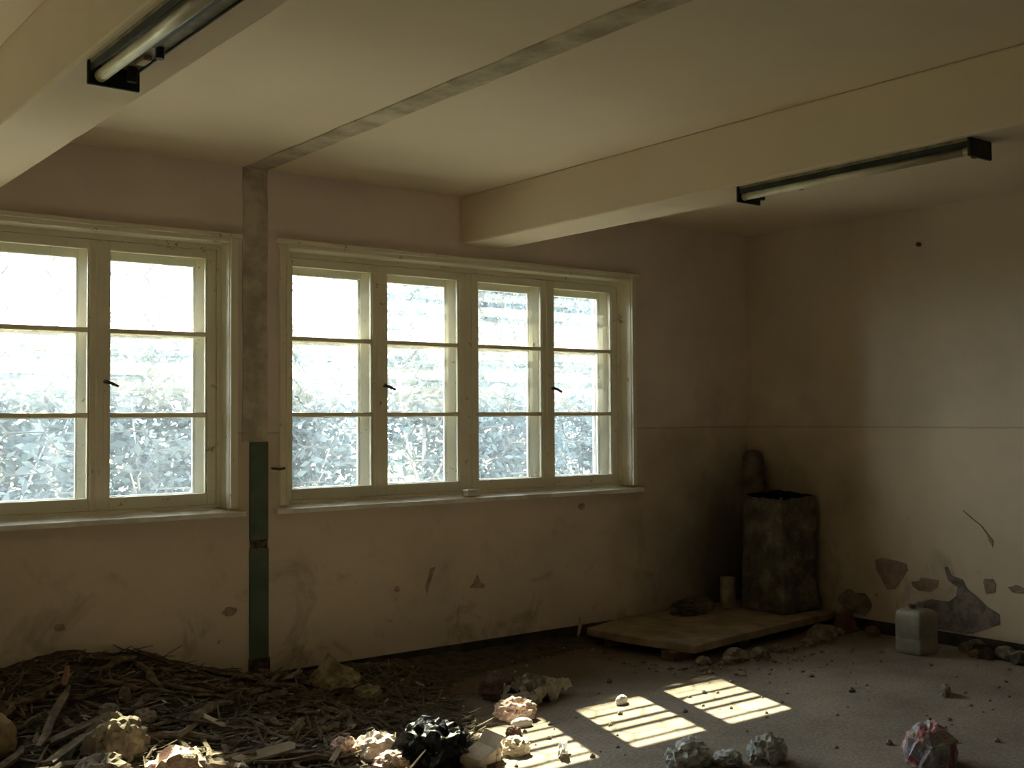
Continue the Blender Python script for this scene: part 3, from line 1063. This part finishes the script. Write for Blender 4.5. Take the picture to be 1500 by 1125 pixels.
crumple('crumpled_paper', G(2.82, -1.66, -.02), (0.22, 0.16, 0.12), M['paper'], 'bright white crumpled paper in the sun left of the black bag', 'paper', 9, 0.45, 0.4)
crumple('crumpled_paper', G(2.68, -1.62, -.02), (0.13, 0.12, 0.10), M['pink'], 'pinkish crumpled paper at the left end of the sunlit papers', 'paper', 19, 0.45)
crumple('crumpled_paper', G(2.80, -1.86, -.01), (0.16, 0.12, 0.08), M['pink'], 'orange and pink crumpled wrapper below the bright white paper', 'wrapper', 20, 0.45)
crumple('plastic_bag', G(3.02, -1.86, -.02), (0.30, 0.30, 0.20), M['blackbag'], 'glossy black crumpled plastic bag at the edge of the heap', 'bag', 10, 0.42, 0.5)
o = empty('carton', (3.16, -2.04, 0.035), radians(20))
MB().box(-0.075, 0.075, -0.055, 0.055, -0.02, 0.045).build('carton_body', M['card'], o, bevel=0.003)
fl_ = MB().box(0, 0.07, -0.054, 0.054, 0.0, 0.003).build('flap', M['card'], o)
fl_.location = (0.075, 0, 0.043)
fl_.rotation_euler = (0, radians(-40), 0)
o.rotation_euler = (radians(12), radians(-8), radians(20))
tag(o, 'pale torn carton at the bottom edge right of the black bag', 'carton')
crumple('crumpled_paper', (3.27, -1.99, 0.0), (0.10, 0.09, 0.12), M['card'], 'small upright crumpled paper right of the pale torn carton', 'paper', 21, 0.3)
sheet('rag', (4.20, -1.16, 0.0), (0.36, 0.30), M['rag'], 'crumpled grey rag on the floor above the sun patches', 'rag', 11, 0.10, 0.4, 26, 0.006, 0.0, 2.6)
crumple('plum_rag', (4.05, -1.03, 0.0), (0.22, 0.18, 0.13), M['plumrag'], 'dark plum rag bunched at the left of the grey rag', 'rag', 22, 0.32)
crumple('crumpled_paper', (3.98, -1.30, 0.0), (0.26, 0.17, 0.08), M['rag'], 'greyish crumpled paper below the grey rag', 'paper', 23, 0.34, 0.3)
crumple('crumpled_paper', (3.83, -1.46, 0.0), (0.19, 0.15, 0.10), M['pink'], 'pinkish crumpled wrapper at the corner of the left sun patch', 'wrapper', 24, 0.42, -0.4)
crumple('foam_piece', (3.76, -1.61, 0.0), (0.12, 0.06, 0.045), M['white'], 'smooth white foam piece below the pinkish crumpled wrapper', 'foam', 25, 0.08, -0.3)
crumple('foam_piece', (4.50, -1.60, 0.0), (0.10, 0.05, 0.05), M['white'], 'small white foam piece in the middle sun patch', 'foam', 26, 0.12, 0.3)
crumple('crumpled_paper', (3.43, -1.98, 0.0), (0.13, 0.11, 0.08), M['card'], 'pale crumpled paper lump inside the left sun patch', 'paper', 27, 0.3)
crumple('pebble', (3.42, -1.74, 0.0), (0.06, 0.06, 0.05), M['paper'], 'pinkish round pebble at the left end of the sun patches', 'stone', 28, 0.15)
sheet('paper_strip', (3.59, -2.15, 0.0), (0.15, 0.05), M['white'], 'white torn paper strip across the left sun patch', 'paper', 29, 0.03, 0.9, 12, 0.002, 0.03)
crumple('earth_clod', (3.62, -1.72, 0.0), (0.08, 0.06, 0.045), M['plumrag'], 'dark clod of earth at the edge of the left sun patch', 'clod', 30, 0.3)
crumple('plastic_bag', (3.96, -2.63, 0.0), (0.25, 0.17, 0.10), M['clear'], 'greyish crumpled plastic bag at the bottom edge below the sun patches', 'bag', 31, 0.34, 0.3)
crumple('plastic_bag', (4.15, -2.47, 0.0), (0.15, 0.10, 0.055), M['clear'], 'flat greyish plastic scrap right of the larger grey bag', 'plastic scrap', 32, 0.36, 0.6)
crumple('plastic_bag', (4.12, -2.74, 0.0), (0.13, 0.12, 0.06), M['clear'], 'small greyish plastic scrap at the bottom edge between two bags', 'plastic scrap', 33, 0.36, 1.2)
crumple('plastic_bag', (4.30, -2.83, 0.0), (0.18, 0.15, 0.115), M['clear'], 'greyish balled plastic bag standing alone below the right sun patch', 'bag', 34, 0.40, 0.2)
crumple('plastic_bag', (4.87, -3.33, 0.0), (0.24, 0.20, 0.18), M['pinkblue'], 'pink and bluish balled plastic bag at the lower right', 'bag', 35, 0.30, 0.2)
crumple('paper_scrap', (6.12, -2.65, 0.0), (0.14, 0.05, 0.06), M['rag'], 'small grey scrap alone on the floor below the jerrycan', 'paper', 36, 0.35, 0.5)

crumple('ash_heap', (6.55, -0.22, 0.118), (0.42, 0.24, 0.10), M['stove'], 'dark ash heap on the slab against the wall left of the pale tin can', 'ash heap', 60, 0.42, 0.3, 1.8)
# rubble by the slab and along the right wall
rub = [
    ((5.88, -1.24), (0.18, 0.12, 0.085), 'stone chunk lying under the front corner of the slab', 'rubble'),
    ((6.08, -1.28), (0.12, 0.10, 0.07), 'small stone chunk right of the slab front corner', 'rubble'),
    ((5.62, -1.20), (0.12, 0.08, 0.06), 'small stone chunk left of the slab front corner', 'rubble'),
    ((6.88, -1.18), (0.17, 0.13, 0.12), 'pale stone chunk on the floor before the right end of the slab', 'rubble'),
    ((7.10, -1.10), (0.11, 0.09, 0.08), 'stone chunk between the slab and the larger pale chunk', 'rubble'),
    ((7.33, -1.08), (0.24, 0.13, 0.17), 'dark brick fragment at the foot of the right wall by the slab', 'brick'),
    ((7.35, -1.30), (0.14, 0.10, 0.07), 'brick fragment at the right wall above the jerrycan', 'brick'),
    ((7.38, -2.12), (0.14, 0.14, 0.09), 'mortar chunk at the foot of the grey plaster patch', 'rubble'),
    ((7.36, -2.34), (0.13, 0.17, 0.08), 'mortar chunk at the right wall by the right edge', 'rubble'),
    ((6.35, -1.22), (0.09, 0.07, 0.05), 'small stone midway along the front of the slab', 'rubble'),
]
for i, (p, s, lab, mt) in enumerate(rub):
    crumple('brick_fragment' if mt == 'brick' else 'stone_chunk', (p[0], p[1], 0.0), s, M[mt], lab, 'rubble', 50 + i, 0.22, i * 0.7, 1.1, 3)
q = random.Random(31)
for i in range(16):
    x = 5.55 + 1.85 * i / 15 + q.uniform(-0.04, 0.04)
    s_ = q.uniform(0.04, 0.085)
    crumple('stone_chunk', (x, -1.30 + (x - 5.5) * 0.11 - q.uniform(0.0, 0.08), 0.0), (s_ * 1.3, s_, s_ * 0.7), M['rubble'], 'small loose stone in the row of rubble along the front edge of the slab', 'rubble', 90 + i, 0.22, i, 1.1, 2, None, 'small stones along the slab')
for i in range(12):
    s_ = q.uniform(0.05, 0.11)
    crumple('stone_chunk', (q.uniform(7.22, 7.40), -2.05 - 0.045 * i, 0.0), (s_ * 1.2, s_, s_ * 0.7), M['mound' if i % 3 else 'rubble'], 'small dark mortar crumb at the foot of the right wall right of the jerrycan', 'rubble', 120 + i, 0.25, i, 1.1, 2, None, 'mortar crumbs at the right wall')
# stones the slab rests on
for i, (x, y) in enumerate(((5.62, -0.95), (6.3, -0.9), (7.1, -0.80), (5.62, -0.30))):
    o = MB().box(-0.09, 0.09, -0.06, 0.06, 0, 0.065).build('support_brick', M['brick'], slab, bevel=0.008)
    o.location = (x, y, 0.0)
    o.rotation_euler = (0, 0, 0.3 * i)

stick('wood_splinter', (5.42, -0.16, 0.06), (5.50, -0.10, 0.18), 0.014, M['pale'], 'short pale splinter leaning on the wall at the left end of the slab', 'stick', seed=9)
o = MB().tube([(3.085, 0.0, 1.345), (3.085, -0.03, 1.345), (3.115, -0.035, 1.340), (3.155, -0.03, 1.345)], 0.007, 8).build('window_hook', M['latch'])
tag(o, 'small dark iron hook on the wall left of the four-casement window', 'hook')
o = MB().tube([(XR, -1.67, 2.91), (XR - 0.025, -1.67, 2.912)], [0.014, 0.016], 10).build('wall_plug', M['latch'])
tag(o, 'dark plug in the right wall below the ceiling', 'wall plug')

# ------------------------------------------------------------------ garden outside
mb = MB()
mb.box(-40, 60, 0.45, 80, -0.6, -0.2)
struct(mb.build('ground', M['grass']))
struct(MB().box(XL - 1, XR + 3, WT + 0.001, 2.6, -0.22, -0.17).build('added_bounce_strip', M['bounce_strip']))  # added pale strip that bounces sunlight up to the ceiling


def crown(cx, cy, cz, rx, ry, rz_, count, seed, size, clip=None, shell=0.55):
    q = random.Random(seed)
    mb = MB()
    n = 0
    while n < count:
        p = Vector((q.gauss(0, 1), q.gauss(0, 1), q.gauss(0, 1))).normalized() * (q.random() ** 0.5)
        x, y, z = cx + p.x * rx, cy + p.y * ry, cz + p.z * rz_
        if clip is not None and z - 1.018 * y > clip:
            continue
        if fbm((x * 0.9, y * 0.9, z * 0.9 + seed), 2) < -0.32 and clip is None:
            continue
        s = size * q.uniform(0.6, 1.2)
        a = Vector((q.gauss(0, 1), q.gauss(0, 1), q.gauss(0, 0.6))).normalized()
        b = a.orthogonal().normalized()
        b = (Matrix.Rotation(q.uniform(0, 6.28), 3, a) @ b)
        c_ = Vector((x, y, z))
        k_ = len(mb.v)
        mb.v += [tuple(c_ - a * s), tuple(c_ + b * s * 0.45), tuple(c_ + a * s), tuple(c_ - b * s * 0.45)]
        mb.f.append((k_, k_ + 1, k_ + 2, k_ + 3))
        n += 1
    return mb


def tree(x, y, trunk_h, r, cz, rx, ry, rz_, count, seed, size, label, clip=None, group='trees in the garden'):
    root = empty('garden_tree', (x, y, -0.2))
    t = MB()
    lean = 0.15 * fbm((seed, 1, 1))
    pts = [(0, 0, 0), (lean * 0.4, 0, trunk_h * 0.35), (lean, 0.05, trunk_h * 0.7), (lean * 1.4, 0, trunk_h), (lean * 1.6, 0, trunk_h + rz_ * 0.8)]
    t.tube(pts, [r * 1.25, r, r * 0.9, r * 0.75, r * 0.3], 10)
    q = random.Random(seed)
    for i in range(6):
        a = q.uniform(0, 2 * pi)
        t.tube([(lean * 1.3, 0, trunk_h * (0.8 + 0.06 * i)), (lean + cos(a) * rx * 0.4, sin(a) * ry * 0.4, trunk_h + rz_ * 0.35), (lean + cos(a) * rx * 0.75, sin(a) * ry * 0.75, trunk_h + rz_ * (0.5 + 0.1 * i))], [r * 0.45, r * 0.3, r * 0.1], 6)
    t.build('trunk', M['bark'], root, smooth=True)
    me = crown(0, 0, cz + 0.2, rx, ry, rz_, count, seed, size, None if clip is None else clip + 0.2 + 1.018 * y)
    me.build('foliage', M['leaf'], root)
    return tag(root, label, 'tree', group)


SUN_CLIP = 1.54  # tree row added to block low sun; crowns trimmed along its slope
lab_t = 'slender tree in the row added outside to block low sun, crown above the windows'
for i in range(9):
    x = 0.9 + 0.95 * i
    y = 6.0 + 0.25 * (i % 2)
    tree(x, y, 0.75 + 1.018 * y - 0.5, 0.035, 0.75 + 1.018 * y, 0.95, 0.55, 0.80, 1700, 100 + i, 0.13, lab_t, SUN_CLIP, 'row of added sun-blocking trees')
lab_b = 'pale leafy bush or tree in the garden seen through the dusty panes'
for i, (x, y, cz, rx, ry, rz_, cnt) in enumerate((
        (10.2, 7.6, 3.5, 1.7, 1.5, 2.0, 2600), (13.0, 9.0, 3.6, 2.2, 1.8, 2.5, 2600), (16.5, 11.0, 3.9, 2.6, 2.0, 2.9, 2400), (7.6, 5.2, 1.9, 1.0, 0.9, 1.5, 1500),
        (9.0, 5.5, 1.15, 1.1, 0.8, 1.35, 1500), (11.4, 6.4, 1.2, 1.3, 0.9, 1.5, 1500), (2.3, 4.1, 1.15, 1.1, 0.8, 1.5, 2200), (4.0, 4.6, 1.3, 1.1, 0.8, 1.55, 2200), (5.7, 5.0, 1.4, 1.0, 0.8, 1.4, 1800), (20.5, 14.0, 3.8, 2.6, 2.0, 3.0, 2200))):
    tree(x, y, max(0.5, cz - rz_ * 0.7), 0.05, cz, rx, ry, rz_, int(cnt * 2.6), 200 + i, 0.07, lab_b)
